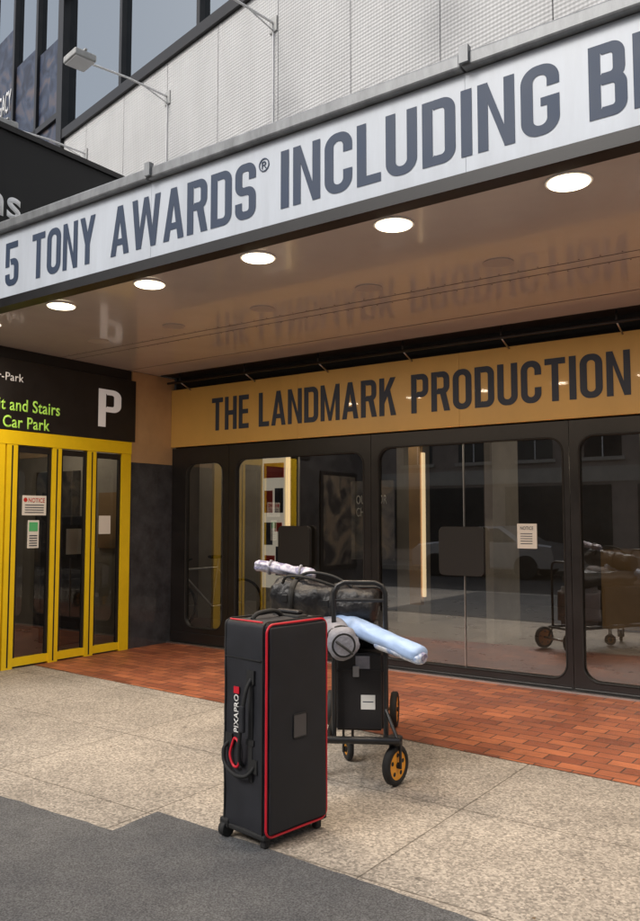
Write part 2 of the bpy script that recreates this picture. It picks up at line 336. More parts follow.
def roll(name,p0,p1,r0,r1,m,parent=None,amp=.012,freq=9,seg=28,rings=24,seed=0,flat=1.0,endr=.03,sag=0):
    p0=Vector(p0);p1=Vector(p1);d=p1-p0;q=d.to_track_quat('Z','Y'); bm=bmesh.new(); R=[]
    for i in range(rings+1):
        t=i/rings; r=r0+(r1-r0)*t
        e=min(t,1-t)*d.length
        if e<endr: r*=.72+.28*math.sqrt(max(0,1-(1-e/endr)**2))
        ring_=[]
        for j in range(seg):
            a=2*math.pi*j/seg; v=Vector((math.cos(a)*r,math.sin(a)*r*flat,t*d.length))
            n=noise.noise(Vector((math.cos(a)*1.6+seed,math.sin(a)*1.6,t*freq)))+.4*noise.noise(Vector((math.cos(a)*4+seed,math.sin(a)*4,t*freq*2.5)))
            v.x*=1+n*amp/r; v.y*=1+n*amp/r
            ring_.append(bm.verts.new(p0+q@v-Vector((0,0,sag*4*t*(1-t)))))
        R.append(ring_)
    for i in range(rings):
        for j in range(seg): bm.faces.new((R[i][j],R[i][(j+1)%seg],R[i+1][(j+1)%seg],R[i+1][j]))
    bm.faces.new(R[0][::-1]); bm.faces.new(R[-1])
    return fin(bm,name,m,parent,True)

# ---------------------------------------------------------------- ground
poly('ground',[(-300,-300),(300,-300),(300,300),(-300,300)],-.14,M['road'])
poly('road',[(-60,-9),(60,-9),(60,-1.6),(-60,-1.6)],-.134,M['road'])
boxes('road_markings',[(-60,60,-1.95,-1.87,-.132,-.128),(-60,60,-2.13,-2.05,-.132,-.128)],M['yellow'])
box('sidewalk',-7.13,30,-1.45,6.93,-.139,0,M['slab'])
box('sidewalk.001',-60,-7.131,-1.45,4.0,-.139,-.001,M['slab'])
boxes('kerb',[(-60+i*.92,-60+i*.92+.905,-1.6,-1.452,-.138,.004) for i in range(130)],M['kerb'])
box('sidewalk.002',-60,60,-12.5,-9,-.139,0,M['slab'])
def wob(p0,p1,n=14,a=.006):
    return [(p0[0]+(p1[0]-p0[0])*i/n+random.uniform(-a,a),p0[1]+(p1[1]-p0[1])*i/n+random.uniform(-a,a)) for i in range(n)]
poly('asphalt_paving',[(-7.0,-1.44),(4,-1.44)]+wob((4,2.62),(-1.31,2.81),40)+wob((-1.31,2.81),(-3.06,2.91),24)+wob((-3.06,2.91),(-3.05,2.61),5)+wob((-3.05,2.61),(-7,2.50),40),.004,M['asph'])
poly('brick_paving',[(-7.12,5.03),(-1.2,4.70),(4,4.44),(4,6.88),(-7.12,6.88)],.004,M['brick'])
bm=bmesh.new()
for i in range(60):
    x=random.uniform(-6.5,-.5); y=random.uniform(2.0,6.7); q=random.uniform(.004,.012); a=random.uniform(0,6.28)
    bm.faces.new([bm.verts.new((x+q*math.cos(a+t)*(1 if k%2 else .45),y+q*math.sin(a+t)*(1 if k%2 else .45),.006+random.uniform(0,.004))) for k,t in enumerate((0,1.57,3.14,4.71))])
fin(bm,'scattered_litter',M['leaf'])

# ---------------------------------------------------------------- theatre building
B=empty('theatre_building')
box('lintel',-7.12,6,6.96,7.15,2.30,3.6,M['blackmatte'],B)
box('lobby_floor',-8.6,6,7.0,14,-.05,.0,M['carpet'],B)
box('lobby_back_wall',-8.6,6,13.5,13.6,0,3.2,M['lobbyw'],B)
box('lobby_side_wall',-8.7,-8.6,7.2,13.5,0,3.2,M['lobbyw'],B)
box('lobby_ceiling',-8.6,6,7.16,13.5,2.9,3.0,M['lobbyc'],B)
box('lobby_pale_wall',-8.59,-7.15,8.9,9.0,0,2.9,M['lobbylight'],B)  # pale wall added so the first door's pane looks brighter
boxes('lobby_columns',[(-5.9,-5.55,10.2,10.55,0,2.9),(-2.5,-2.1,10.2,10.6,0,2.9),(-4.0,-3.9,9.0,9.8,0,2.9)],M['lobbylight'],B)
boxes('lobby_fill_panels',[(-8.2,-7.4,7.9,8.1,2.86,2.899),(-5.6,-4.6,8.5,8.75,2.86,2.899),(-3.0,-2.0,9.6,9.85,2.86,2.899),(-.6,.6,8.8,9.05,2.86,2.899),(-2.2,-1.2,12,12.25,2.86,2.899),(1,2,11.5,11.75,2.86,2.899)],M['fillglow'],B)  # added glowing panels that lift the lobby brightness
DC=empty('poster_display')
box('panel',-7.02,-6.62,8.5,8.54,.55,2.3,mat('poster_cream',(.62,.57,.48),.4,emit=(.9,.82,.66),estr=.35),DC)
boxes('poster_blocks',[(-6.99,-6.65,8.49,8.499,2.02,2.22),(-6.98,-6.84,8.49,8.499,1.55,1.85),(-6.80,-6.68,8.49,8.499,1.30,1.42),(-6.97,-6.80,8.49,8.499,.75,.98)],M['redpaint'],DC)
boxes('poster_dark_blocks',[(-6.80,-6.66,8.49,8.499,1.55,1.88),(-6.98,-6.84,8.49,8.499,1.12,1.42),(-6.78,-6.66,8.49,8.499,.72,1.1)],M['letterg'],DC)
box('light_edge',-6.60,-6.57,8.48,8.54,.5,2.35,M['warm'],DC)
boxes('light_strip',[(-4.85,-4.82,9.0,9.05,.5,2.3)],M['warm'],B)
boxes('strip_surround',[(-5.02,-4.86,8.98,9.06,.4,2.4)],M['tanwall'],B)
box('lobby_poster',-6.3,-5.6,9.6,9.64,.9,2.0,M['poster3'],B)
text('lobby_poster_text','OUTDOOR\nCHAIRS','XZ',-6.2,-5.7,1.5,1.8,9.58,M['paper'],B,.01)
boxes('lobby_desk',[(-3.3,-.4,11.2,11.9,0,1.05)],M['tanwall'],B)
bm=bmesh.new()
for q in range(12): bxm(bm,-1.9+q*.28,-1.62+q*.28,9.4,10.4,0,.17*(q+1))
fin(bm,'lobby_stairs',M['lobbyc'],B)
tube('stair_rail',[(-1.9,9.38,1.0),(1.4,9.38,3.0)],.025,M['metal'],B)
BK=empty('bicycle')
def circ(c,r,ax,n=32): return [(c[0]+r*math.cos(2*math.pi*i/n)*ax[0],c[1]+r*math.cos(2*math.pi*i/n)*ax[1],c[2]+r*math.sin(2*math.pi*i/n)) for i in range(n)]
bax=(.35,.937); w1=(-7.72,7.55,.33); w2=(w1[0]+bax[0]*1.0,w1[1]+bax[1]*1.0,.33)
for i,c in enumerate((w1,w2)):
    tube('tyre_%d'%(i+1),circ(c,.31,bax),.018,M['rubber'],BK,True)
    bm=bmesh.new()
    for k in range(10):
        a=math.pi*2*k/10; cylm(bm,c,(c[0]+.3*math.cos(a)*bax[0],c[1]+.3*math.cos(a)*bax[1],c[2]+.3*math.sin(a)),.0025,seg=5)
    fin(bm,'spokes_%d'%(i+1),M['metal'],BK)
def bp_(t,z): return (w1[0]+bax[0]*t,w1[1]+bax[1]*t,z)
for i,(a,b) in enumerate((((0,.33),(.12,.85)),((.12,.8),(.62,.82)),((.12,.75),(.55,.3)),((.55,.3),(.64,.95)),((.55,.3),(1,.33)),((.63,.8),(1,.33)))): tube('frame_%d'%(i+1),[bp_(*a),bp_(*b)],.015,M['metal'],BK)
box('saddle',bp_(.6,0)[0]-.06,bp_(.6,0)[0]+.06,bp_(.6,0)[1]-.1,bp_(.6,0)[1]+.1,.94,.98,M['rubber'],BK,.015)
hb=bp_(.12,.9); tube('handlebar',[bp_(.12,.85),hb,(hb[0]-.24,hb[1]+.08,.95)],.012,M['rubber'],BK); tube('handlebar_2',[hb,(hb[0]+.24,hb[1]-.08,.95)],.012,M['rubber'],BK)
# glazed doors
Wy=6.935
def XZf(y): return lambda a,b,c:(a,y-c,b)
def door(x0,x1,gx0,gx1,gz0,gz1,seam,top=2.31):
    D=empty('glass_door')
    curve_mesh('frame',[[(x0,0.02),(x1,0.02),(x1,top),(x0,top)],rrect(gx0,gx1,gz0,gz1,.13)],.03,XZf(Wy),M['black'],D)
    lp=rrect(gx0,gx1,gz0,gz1,.13)
    tube('gasket',[(a,Wy-.031,b) for a,b in lp],.008,M['rubber'],D,True,2)
    bm=bmesh.new(); bm.faces.new([bm.verts.new((a,Wy,b)) for a,b in rrect(gx0-.02,gx1+.02,gz0-.02,gz1+.02,.13)])
    fin(bm,'glass',M['gdoor'],D)
    if seam: box('glass_seam',seam-.004,seam+.004,Wy-.012,Wy+.012,gz0,gz1,M['metal'],D)
    box('kick_rail',x0+.01,x1-.01,Wy-.045,Wy-.031,.03,gz0-.06,M['black'],D,.004)
    return D
door(-7.12,-6.205,-6.88,-6.29,.20,2.12,None)
D2=door(-6.20,-4.295,-6.10,-4.38,.16,2.14,-5.22)
D3=door(-4.29,-2.285,-4.21,-2.34,.10,2.17,-3.29)
D4=door(-2.28,-.27,-2.20,-.36,.10,2.17,-1.28)
door(-.265,1.75,-.18,1.66,.10,2.17,.74); door(1.755,3.8,1.84,3.7,.10,2.17,2.8)
boxes('threshold',[(-7.12,4,6.84,6.93,.0,.018)],M['metal'],B)
def plate(D,x0,x1,z0,z1):
    curve_mesh('push_plate',[rrect(x0,x1,z0,z1,.05)],.02,XZf(Wy-.05),M['blackmatte'],D)
    boxes('plate_mount',[(x0+.1,x0+.13,Wy-.03,Wy,z0+.1,z1-.1),(x1-.13,x1-.1,Wy-.03,Wy,z0+.1,z1-.1)],M['black'],D)
plate(D2,-5.45,-5.03,.95,1.39); plate(D3,-3.52,-3.07,.94,1.39); plate(D4,-1.5,-1.06,.94,1.39)
N1=empty('paper_notice'); box('sheet',-2.77,-2.59,Wy-.012,Wy-.008,1.20,1.42,M['paper'],N1)
text('print','NOTICE','XZ',-2.74,-2.62,1.365,1.395,Wy-.015,M['letterg'],N1,0,.001)
boxes('print_lines',[(-2.74,-2.63,Wy-.0145,Wy-.0125,1.24+.022*i,1.246+.022*i) for i in range(5)],M['letterg'],N1)
# gold sign
G=empty('wall_sign')
xs=[-7.12,-5.2,-3.3,-1.4,.5,2.4]
for i in range(len(xs)-1): box('panel_%d'%(i+1),xs[i]+.0008,xs[i+1]-.0008,6.88,6.955,2.325,3.02,M['gold'],G,.001)
for w,a,b in (('THE',-6.45,-5.885),('LANDMARK',-5.74,-3.98),('PRODUCTION',-3.81,-1.745),('OF',-1.55,-1.2)):
    signword('letters_'+w.lower(),w,'XZ',a,b,2.485,2.865,6.8795,M['letterg'],G)
R_=empty('sign_light_rail'); cyl('rail',(-7.0,6.70,3.07),(3,6.70,3.07),.014,M['black'],R_)
for x in [-6.8+i*1.0 for i in range(9)]:
    cyl('bracket',(x,6.70,3.07),(x,6.70,3.165),.009,M['black'],R_); cyl('arm',(x,6.70,3.07),(x,6.88,3.0),.007,M['metal'],R_)

# ---------------------------------------------------------------- canopy
C=empty('theatre_canopy')
FY=3.70; CZ=3.17
box('ceiling_panel',-11,6,FY+.14,6.66,CZ,CZ+.06,M['ceil'],C)
box('ceiling_back_band',-7.12,6,6.662,6.955,CZ+.012,CZ+.06,M['blackmatte'],C)
box('soffit_edge',-11,6,FY+.01,FY+.138,CZ-.012,CZ+.08,M['black'],C,.006)
box('canopy_body',-11,6,FY+.03,6.9,CZ+.09,3.78,M['blackmatte'],C)
box('lower_trim',-11,6,FY-.006,FY+.03,CZ-.02,3.222,M['black'],C)
px=[-11,-8.6,-6.45,-4.05,-1.72,.6,3,6]
for i in range(len(px)-1): box('face_panel_%d'%(i+1),px[i]+.001,px[i+1]-.001,FY,FY+.028,3.225,3.75,M['panelw'],C)
for i in range(len(px)-1): box('top_cap_%d'%(i+1),px[i]+.003,px[i+1]-.003,FY-.05,FY+.35,3.755,3.835,M['cap'],C,.012)
boxes('seams',[(-11,6,5.28,5.284,CZ-.003,CZ-.0005),(-11,6,5.42,5.424,CZ-.003,CZ-.0005),(-11,6,6.2,6.206,CZ-.003,CZ-.0005)],M['seam'],C)
bm=bmesh.new()
for i in range(90):
    for y in (5.25,5.45): cylm(bm,(-8.5+i*.14,y,CZ-.003),(-8.5+i*.14,y,CZ-.0005),.005,seg=8)
fin(bm,'rivets',M['seam'],C)
boxes('cap_brackets',[(x,x+.05,FY-.07,FY-.03,3.77,3.86) for x in (-6.4,-4.05,-1.72)],M['cap'],C)
for w,a,b in (('5',-5.73,-5.555),('TONY',-5.38,-4.63),('AWARDS',-4.46,-3.12),('INCLUDING',-2.925,-1.229),('BEST',-1.09,-.36)):
    signword('letters_'+w.lower(),w,'XZ',a,b,3.305,3.66,FY+.0005,M['navy'],C)
text('registered_mark','\u00ae','XZ',-3.095,-3.015,3.57,3.655,FY-.003,M['navy'],C,0,.003)
for i in range(-4,4):
    x=-2.31+1.025*i
    d=empty('ceiling_downlight')
    bm=bmesh.new(); cylm(bm,(x,3.98,CZ-.010),(x,3.98,CZ-.001),.118,seg=40); fin(bm,'rim',M['white'],d)
    bm=bmesh.new(); cylm(bm,(x,3.98,CZ-.016),(x,3.98,CZ-.0105),.103,.106,seg=40); fin(bm,'lens',M['lit'],d)
    l=bpy.data.lights.new('lamp','AREA'); l.shape='DISK'; l.size=.2; l.energy=20; l.color=(1,.82,.62)
    lo=bpy.data.objects.new('lamp',l); lo.location=(x,3.98,CZ-.03); COL.objects.link(lo); lo.parent=d
for i in range(-4,5):
    v=empty('unlit_downlight'); bm=bmesh.new(); cylm(bm,(-2.1+1.02*i,5.0,CZ-.006),(-2.1+1.02*i,5.0,CZ-.0008),.10,seg=36); fin(bm,'disc',M['unlit'],v)  # grey discs are downlights that are switched off

# ---------------------------------------------------------------- upper facade (turned ~11 deg)
ang=math.radians(-11.2)
F=empty('upper_facade',(0,5.65,0),ang)
ca=math.cos(ang)
def LXc(X): return X/ca
jx=[LXc(v) for v in (-10.5,-9.75,-8.65,-7.55,-6.45,-5.35,-4.25,-3.15,-2.05,-.95,.15,1.25,2.35,3.45)]
for i in range(len(jx)-1): box('cladding_%d'%(i+1),jx[i]+.005,jx[i+1]-.005,0,.1,3.2,7.45,M['mesh'],F)
box('cladding_backing',LXc(-10.5),LXc(3.5),.101,.2,3.2,7.45,M['cap'],F)
box('window_sill',LXc(-10.62),LXc(4),-.05,.15,7.452,7.60,M['black'],F)
box('window_glass',LXc(-10.5),LXc(4),.06,.08,7.6,13,M['gup'],F)
boxes('window_mullions',[(LXc(x)-.035,LXc(x)+.035,-.02,.10,7.6,13) for x in (-8.75,-6.85,-4.95,-3.05,-1.1,.8,2.7)]+[(LXc(-10.5),LXc(4),-.02,.055,9.9,10.0)],M['black'],F)
box('corner_post',LXc(-10.66),LXc(-10.48),-.06,.2,3.2,13,M['black'],F)
box('window_glass_low',LXc(-18),LXc(-10.66),.06,.08,3.2,13,M['gup'],F)
boxes('low_mullions',[(LXc(x)-.04,LXc(x)+.04,-.02,.10,3.2,13) for x in (-11.55,-12.5,-13.6,-15)]+[(LXc(-18),LXc(-10.66),-.02,.055,7.9,8.0)],M['black'],F)
box('room_back',LXc(-18),LXc(4),1.6,1.7,3,13,M['lobbyw'],F)
for i,(x0,x1,z0,z1) in enumerate(((-11.5,-10.75,6.3,9.3),(-12.45,-11.6,6.3,9.5),(-13.5,-12.6,6.3,10.3))):
    box('theatre_poster_%d'%(i+1),LXc(x0),LXc(x1),.03,.045,z0,z1,M['poster1'],F)
text('poster_text','LEGACY',lambda a,z:(a,.02,z),LXc(-13.4),LXc(-12.65),8.8,9.2,0,M['white'],F,.01)
boxes('conduits',[(LXc(x)-.008,LXc(x)+.008,-.02,-.001,4,6.95) for x in (-5.42,-7.53)],M['white'],F)
box('roof_parapet',LXc(-18),LXc(4),-.05,.3,13,14.2,M['mesh'],F)
for X in (-9.75,-7.53,-5.42,-3.3):
    fl=empty('floodlight',(X,5.65+X*math.tan(ang),6.95),ang)
    box('wall_plate',-.06,.06,-.02,-.001,-.09,.09,M['lampgrey'],fl,.005)
    tube('arm',[(0,-.01,.02),(0,-.6,.05),(0,-1.12,.03)],.014,M['white'],fl)
    tube('brace',[(0,-.01,-.07),(0,-.35,.03)],.008,M['white'],fl)
    box('lamp_head',-.16,.16,-1.38,-1.10,-.02,.07,M['lampgrey'],fl,.02,3)
    box('lens',-.14,.14,-1.36,-1.12,-.028,-.021,M['white'],fl)
    box('yoke',-.17,.17,-1.26,-1.23,.072,.09,M['lampgrey'],fl)

# ---------------------------------------------------------------- left car park entrance (plane X=-7.13)
LXp=-7.13
K=empty('car_park_entrance')
box('black_fascia',-7.9,LXp-.01,2.2,6.27,3.06,5.36,M['blackmatte'],K)
box('fascia_cap',-7.9,LXp+.02,2.2,6.30,5.362,5.42,M['black'],K)
box('upper_return',-7.9,LXp-.02,6.272,7.3,3.3,5.30,M['blackmatte'],K)
text('fascia_letters','screens','YZ',3.3,4.76,4.47,4.70,LXp-.004,M['signwhite'],K,.02)
CS=empty('car_park_sign')
box('board',LXp-.06,LXp+.03,4.15,6.30,2.345,3.05,M['black'],CS,.004)
text('text_line_1','Exit and Stairs','YZ',4.40,5.26,2.535,2.66,LXp+.034,M['green'],CS,.012,.002)
text('text_line_2','to Car Park','YZ',4.42,5.14,2.365,2.485,LXp+.034,M['green'],CS,.012,.002)
text('text_small','Car-Park','YZ',4.40,4.82,2.83,2.91,LXp+.034,M['signwhite'],CS,.004,.002)
signword('letter_p','P','YZ',5.76,6.08,2.48,2.90,LXp+.0305,M['signwhite'],CS,.003)
yv=[(6.11,6.24),(5.64,5.75),(5.19,5.30),(4.66,4.78)]
boxes('yellow_frame',[(LXp-.05,LXp+.03,a,b,.0,2.20) for a,b in yv]+[(LXp-.05,LXp+.034,4.50,6.244,2.202,2.338)],M['yellow'],K)
box('end_post',LXp-.05,LXp+.03,4.50,4.64,.0,2.20,M['yellow'],K)
boxes('dark_rails',[(LXp-.03,LXp+.032,(a+b)/2-.008,(a+b)/2+.008,.02,2.19) for a,b in yv[1:]],M['black'],K)
gp=[(4.78,5.19),(5.30,5.64),(5.75,6.11)]
boxes('yellow_rails',[(LXp-.03,LXp+.02,a,b,.02,.10) for a,b in gp],M['yellow'],K)
boxes('leaf_edges',[(LXp-.02,LXp+.012,a+.001,a+.03,.10,2.19) for a,b in gp]+[(LXp-.02,LXp+.012,b-.03,b-.001,.10,2.19) for a,b in gp]+[(LXp-.02,LXp+.012,a+.031,b-.031,2.13,2.19) for a,b in gp],M['black'],K)
bm=bmesh.new()
for a,b in gp:
    bm.faces.new([bm.verts.new((LXp-.005,y,z)) for y,z in ((a+.02,.09),(b-.02,.09),(b-.02,2.15),(a+.02,2.15))])
fin(bm,'glass',M['gcar'],K)
box('side_wall',LXp-.3,LXp+.01,2.2,4.498,.0,3.055,M['granite'],K)
box('side_wall_poster_frame',LXp+.011,LXp+.04,2.9,3.9,.7,2.2,M['black'],K)
box('side_wall_poster',LXp+.041,LXp+.045,2.96,3.84,.76,2.14,M['poster3'],K)
box('corridor_floor',-12,LXp-.052,2.5,6.8,-.05,.0,M['carpet'],K)
box('corridor_back',-12.1,-12,2.5,6.8,0,3,M['oppst'],K)
box('corridor_side',-12,-7.4,6.8,6.9,0,3,M['oppst'],K)
box('corridor_side_2',-12,-7.45,2.4,2.5,0,3,M['lobbyw'],K)
box('corridor_ceiling',-12,-7.2,2.5,6.8,2.6,2.7,M['lobbyc'],K)
boxes('corridor_fill_panels',[(-9.6,-8.4,4.6,4.75,2.56,2.595),(-9.0,-8.0,6.2,6.32,2.56,2.595)],M['fillglow'],K)  # added glowing panels that brighten the corridor behind the glass
boxes('corridor_doors',[(-11.99,-11.94,4.3,5.2,0,2.1),(-9.6,-8.7,6.76,6.795,0,2.1)],M['poster3'],K)
boxes('corridor_posters',[(-8.3,-7.9,6.77,6.795,1.1,1.8),(-10.6,-10.2,6.77,6.795,1.2,1.9)],M['tanwall'],K)
box('ticket_machine',-8.35,-7.95,5.95,6.35,0,1.5,M['black'],K,.02)
box('machine_screen',-7.948,-7.944,6.02,6.28,1.05,1.35,M['paper'],K)
box('granite_panel',LXp-.1,LXp+.012,6.262,6.93,.0,2.11,M['granite'],K)
box('tan_panel',LXp-.1,LXp+.008,6.262,6.93,2.114,3.165,M['tanwall'],K)  # tan colour painted in for the gold sign's reflection on this panel
NO=empty('door_notice')
box('sheet',LXp+.003,LXp+.007,4.86,5.14,1.50,1.70,M['paper'],NO)
text('print','NOTICE','YZ',4.93,5.12,1.63,1.675,LXp+.009,M['redpaint'],NO,.01,.001)
boxes('print_lines',[(LXp+.0075,LXp+.0095,4.89,5.11,1.525+.025*i,1.533+.025*i) for i in range(4)],M['letterg'],NO)
cyl('symbol',(LXp+.0072,4.895,1.655),(LXp+.0095,4.895,1.655),.022,M['redpaint'],NO)
NO2=empty('door_notice'); box('sheet',LXp+.003,LXp+.007,4.93,5.06,1.17,1.45,M['paper'],NO2); box('green_block',LXp+.0075,LXp+.0095,4.945,5.045,1.34,1.43,mat('sticker_green',(.1,.5,.2),.5),NO2)
boxes('print_lines',[(LXp+.0075,LXp+.0095,4.95,5.04,1.19+.025*i,1.20+.025*i) for i in range(5)],M['letterg'],NO2)
NO3=empty('door_notice'); box('sheet',LXp+.003,LXp+.007,5.82,5.98,1.30,1.50,M['paper'],NO3)
NO4=empty('door_notice'); box('sheet',LXp-.4,LXp-.39,5.44,5.60,1.45,1.62,M['paper'],NO4); box('backing',LXp-.43,LXp-.402,5.40,5.64,1.2,1.75,M['black'],NO4)

# ---------------------------------------------------------------- suitcase
sa=math.radians(-8)
SC=empty('suitcase',(-2.43,3.045,.004),sa)
def softbody(name,x0,x1,y0,y1,z0,z1,bev,m,parent,amp=.003,cuts=18):
    bm=bmesh.new(); bxm(bm,x0,x1,y0,y1,z0,z1)
    bmesh.ops.bevel(bm,geom=bm.edges[:],offset=bev,segments=4,affect='EDGES',profile=.5)
    bmesh.ops.subdivide_edges(bm,edges=[e for e in bm.edges if e.calc_length()>.12],cuts=cuts,use_grid_fill=True)
    bm.normal_update()
    for v in bm.verts:
        n=noise.noise(v.co*7)+.5*noise.noise(v.co*17)
        v.co+=v.normal*n*amp
    return fin(bm,name,m,parent,True)
hx=.152; hy=.198; HT=.985
softbody('body',-hx,hx-.010,-hy,hy,.045,HT,.026,M['fabric2'],SC,.005)
softbody('lid_panel',hx-.008,hx+.008,-hy+.016,hy-.016,.066,HT-.02,.006,M['fabric'],SC,.003)
lp=rrect(-hy+.004,hy-.004,.052,HT-.007,.04,6)
tube('red_piping',[(hx-.004,a,b) for a,b in lp],.0055,M['redtrim'],SC,True,3)
tube('zip_seam',[(hx-.024,a,b) for a,b in rrect(-hy-.003,hy+.003,.042,HT+.003,.035,6)],.0035,M['rubber'],SC,True,2)
tube('back_seam',[(-hx+.027,a,b) for a,b in rrect(-hy-.003,hy+.003,.042,HT+.003,.035,6)],.004,M['rubber'],SC,True,2)
tube('top_red_edge',[(-.10,-hy+.004,HT+.003),(.12,-hy+.004,HT+.003)],.004,M['redtrim'],SC)
box('trolley_handle_base',-.09,.09,.06,.13,HT-.01,HT+.011,M['rubber'],SC,.008)
box('trolley_handle_grip',-.075,.075,.075,.115,HT+.012,HT+.031,M['black'],SC,.008)
tube('top_handle',smoothpts([(-.02,-.13,HT),(-.02,-.10,HT+.023),(-.02,-.02,HT+.031),(-.02,.03,HT+.023),(-.02,.06,HT)]),.011,M['rubber'],SC)
fy=-hy-.005
box('webbing_strap',.040,.068,fy-.003,fy+.01,.28,.74,M['rubber'],SC,.002)
tube('carry_handle',smoothpts([(.055,fy,.73),(.056,fy-.028,.69),(.045,fy-.040,.60),(.028,fy-.042,.48),(.012,fy-.03,.38),(.005,fy,.34)]),.009,M['rubber'],SC)
box('handle_grip',.028,.058,fy-.052,fy-.030,.50,.62,M['fabric'],SC,.008,3)
tube('side_loop',smoothpts([(-.095,fy,.43),(-.105,fy-.022,.40),(-.085,fy-.030,.34),(-.015,fy-.032,.305),(.05,fy-.02,.31),(.08,fy,.35)]),.009,M['rubber'],SC)
tube('red_pull',smoothpts([(-.060,fy-.004,.44),(-.072,fy-.012,.38),(-.045,fy-.014,.335),(-.012,fy-.012,.345),(-.014,fy-.008,.43),(-.044,fy-.006,.455),(-.060,fy-.004,.44)]),.006,M['redtrim'],SC)
boxes('strap_anchors',[(-.115,-.070,fy-.004,fy+.01,.41,.47),(.06,.10,fy-.004,fy+.01,.32,.38),(.03,.078,fy-.005,fy+.008,.71,.77),(.028,.080,fy-.006,fy+.008,.44,.465)],M['rubber'],SC)
text('logo_text','PIXAPRO',lambda a,z:(-.028-z,fy-.001,a),.48,.65,.0,.032,0,M['paper'],SC,.02,.001)
box('logo_red',-.062,-.026,fy-.002,fy+.003,.655,.685,M['redtrim'],SC)
box('pocket_seam',-.128,.12,fy-.001,fy+.01,.815,.819,M['rubber'],SC)
box('label_window',hx+.0075,hx+.0105,-.035,.045,.46,.56,mat('label_grey',(.07,.07,.075),.3),SC,.001)
tube('label_frame',[(hx+.010,a,b) for a,b in rrect(-.038,.048,.457,.563,.008,3)],.003,M['rubber'],SC,True,2)
box('base_protector',-hx-.003,hx-.006,-hy-.004,hy+.004,.040,.066,M['rubber'],SC,.008)
for i,(x,y) in enumerate(((-.122,-.18),(-.122,.18))):
    cyl('wheel_%d'%(i+1),(x-.018,y-.012,.034),(x+.018,y-.012,.034),.034,M['rubber'],SC,seg=28)
    box('wheel_housing_%d'%(i+1),x-.03,x+.03,y-.03,y+.03,.04,.085,M['rubber'],SC,.01)
for i,y in enumerate((-.165,.165)): box('foot_%d'%(i+1),.095,.13,y-.018,y+.018,0,.05,M['rubber'],SC,.008)

# ---------------------------------------------------------------- equipment cart
CT=empty('equipment_cart')
A=Vector((-2.30,3.94,0)); Lu=Vector((-.512,.859,0)); Wu=Vector((-.859,-.512,0)); Z=Vector((0,0,1))
def cp(l,w,z): return A+Lu*l+Wu*w+Z*z
tube('right_rail',[cp(-.03,.05,.25),cp(1.25,.05,.25)],.016,M['tube'],CT)
tube('left_rail',[cp(-.03,.37,.25),cp(1.25,.37,.25)],.016,M['tube'],CT)
for i,l in enumerate((-.03,.3,.62,.94,1.25)): tube('cross_bar_%d'%(i+1),[cp(l,.05,.25),cp(l,.37,.25)],.013,M['tube'],CT)
tube('near_cross_plate',[cp(-.06,-.02,.255),cp(-.06,.40,.255)],.02,M['tube'],CT)
tube('corner_brace',[cp(.03,.05,.40),cp(-.06,-.01,.27)],.010,M['tube'],CT)
def uframe(name,l,w0,w1,z0,z1,r=.014):
    pts=[cp(l,w0,z0),cp(l,w0,z1-.06),cp(l,w0+.02,z1-.018),cp(l,w0+.06,z1),cp(l,w1-.06,z1),cp(l,w1-.02,z1-.018),cp(l,w1,z1-.06),cp(l,w1,z0)]
    return tube(name,pts,r,M['tube'],CT)
uframe('near_handle',.04,.05,.34,.25,1.10); tube('near_handle_bar',[cp(.04,.05,1.0),cp(.04,.34,1.0)],.010,M['tube'],CT)
uframe('far_handle',1.2,.05,.37,.25,.98)
def wheel(name,c,ax,r,w):
    ax=Vector(ax).normalized(); c=Vector(c)
    bm=bmesh.new()
    q=ax.to_track_quat('Z','Y'); prof=[(r-.030,-w*.5),(r-.008,-w*.5),(r,-w*.3),(r,w*.3),(r-.008,w*.5),(r-.030,w*.5)]
    n=36;rg=[[bm.verts.new(c+q@Vector((p[0]*math.cos(2*math.pi*i/n),p[0]*math.sin(2*math.pi*i/n),p[1]))) for p in prof] for i in range(n)]
    for i in range(n):
        for j in range(len(prof)): bm.faces.new((rg[i][j],rg[(i+1)%n][j],rg[(i+1)%n][(j+1)%len(prof)],rg[i][(j+1)%len(prof)]))
    bmesh.ops.recalc_face_normals(bm,faces=bm.faces[:]); fin(bm,name+'_tyre',M['rubber'],CT,True)
    bm=bmesh.new()
    cylm(bm,c-ax*w*.36,c+ax*w*.36,r-.029,seg=32); fin(bm,name+'_hub',M['orange'],CT)
    bm=bmesh.new()
    for k in range(5):
        a=2*math.pi*k/5+.3
        p=c+q@Vector((math.cos(a)*(r-.055),math.sin(a)*(r-.055),0)); cylm(bm,p-ax*w*.38,p+ax*w*.38,.012,seg=12)
    cylm(bm,c-ax*w*.62,c+ax*w*.62,.016,seg=16); fin(bm,name+'_spoke_holes',M['rubber'],CT)
def caster(name,g,r,w,ax,top):
    g=Vector(g); c=g+Z*(r+.004); ax=Vector(ax).normalized(); wheel(name,c,ax,r,w)
    for q in (-1,1):
        o=c+ax*q*(w*.5+.012)
        tube(name+'_fork_%d'%q,[o-Z*.015,o+Z*(r*.6),Vector((o.x,o.y,top-.03))],.008,M['tube'],CT)
    cyl(name+'_swivel',Vector((c.x,c.y,top-.045)),Vector((c.x,c.y,top)),.04,M['tube'],CT)
caster('wheel_near',(-2.30,3.94,0),.108,.042,(.86,-.05,0),.266)
wheel('wheel_far_right',(-2.94,5.03,.125),Wu+Lu*.12,.121,.045); wheel('wheel_far_left',cp(1.27,.44,.125),Wu,.121,.045)
cyl('axle',cp(1.27,-.02,.125),cp(1.27,.46,.125),.012,M['metal'],CT)
for i,w in enumerate((.05,.37)): tube('axle_bracket_%d'%(i+1),[cp(1.2,w,.25),cp(1.27,w,.125)],.012,M['tube'],CT)
caster('wheel_small',(-2.77,4.18,0),.065,.035,(.6,.8,0),.24)
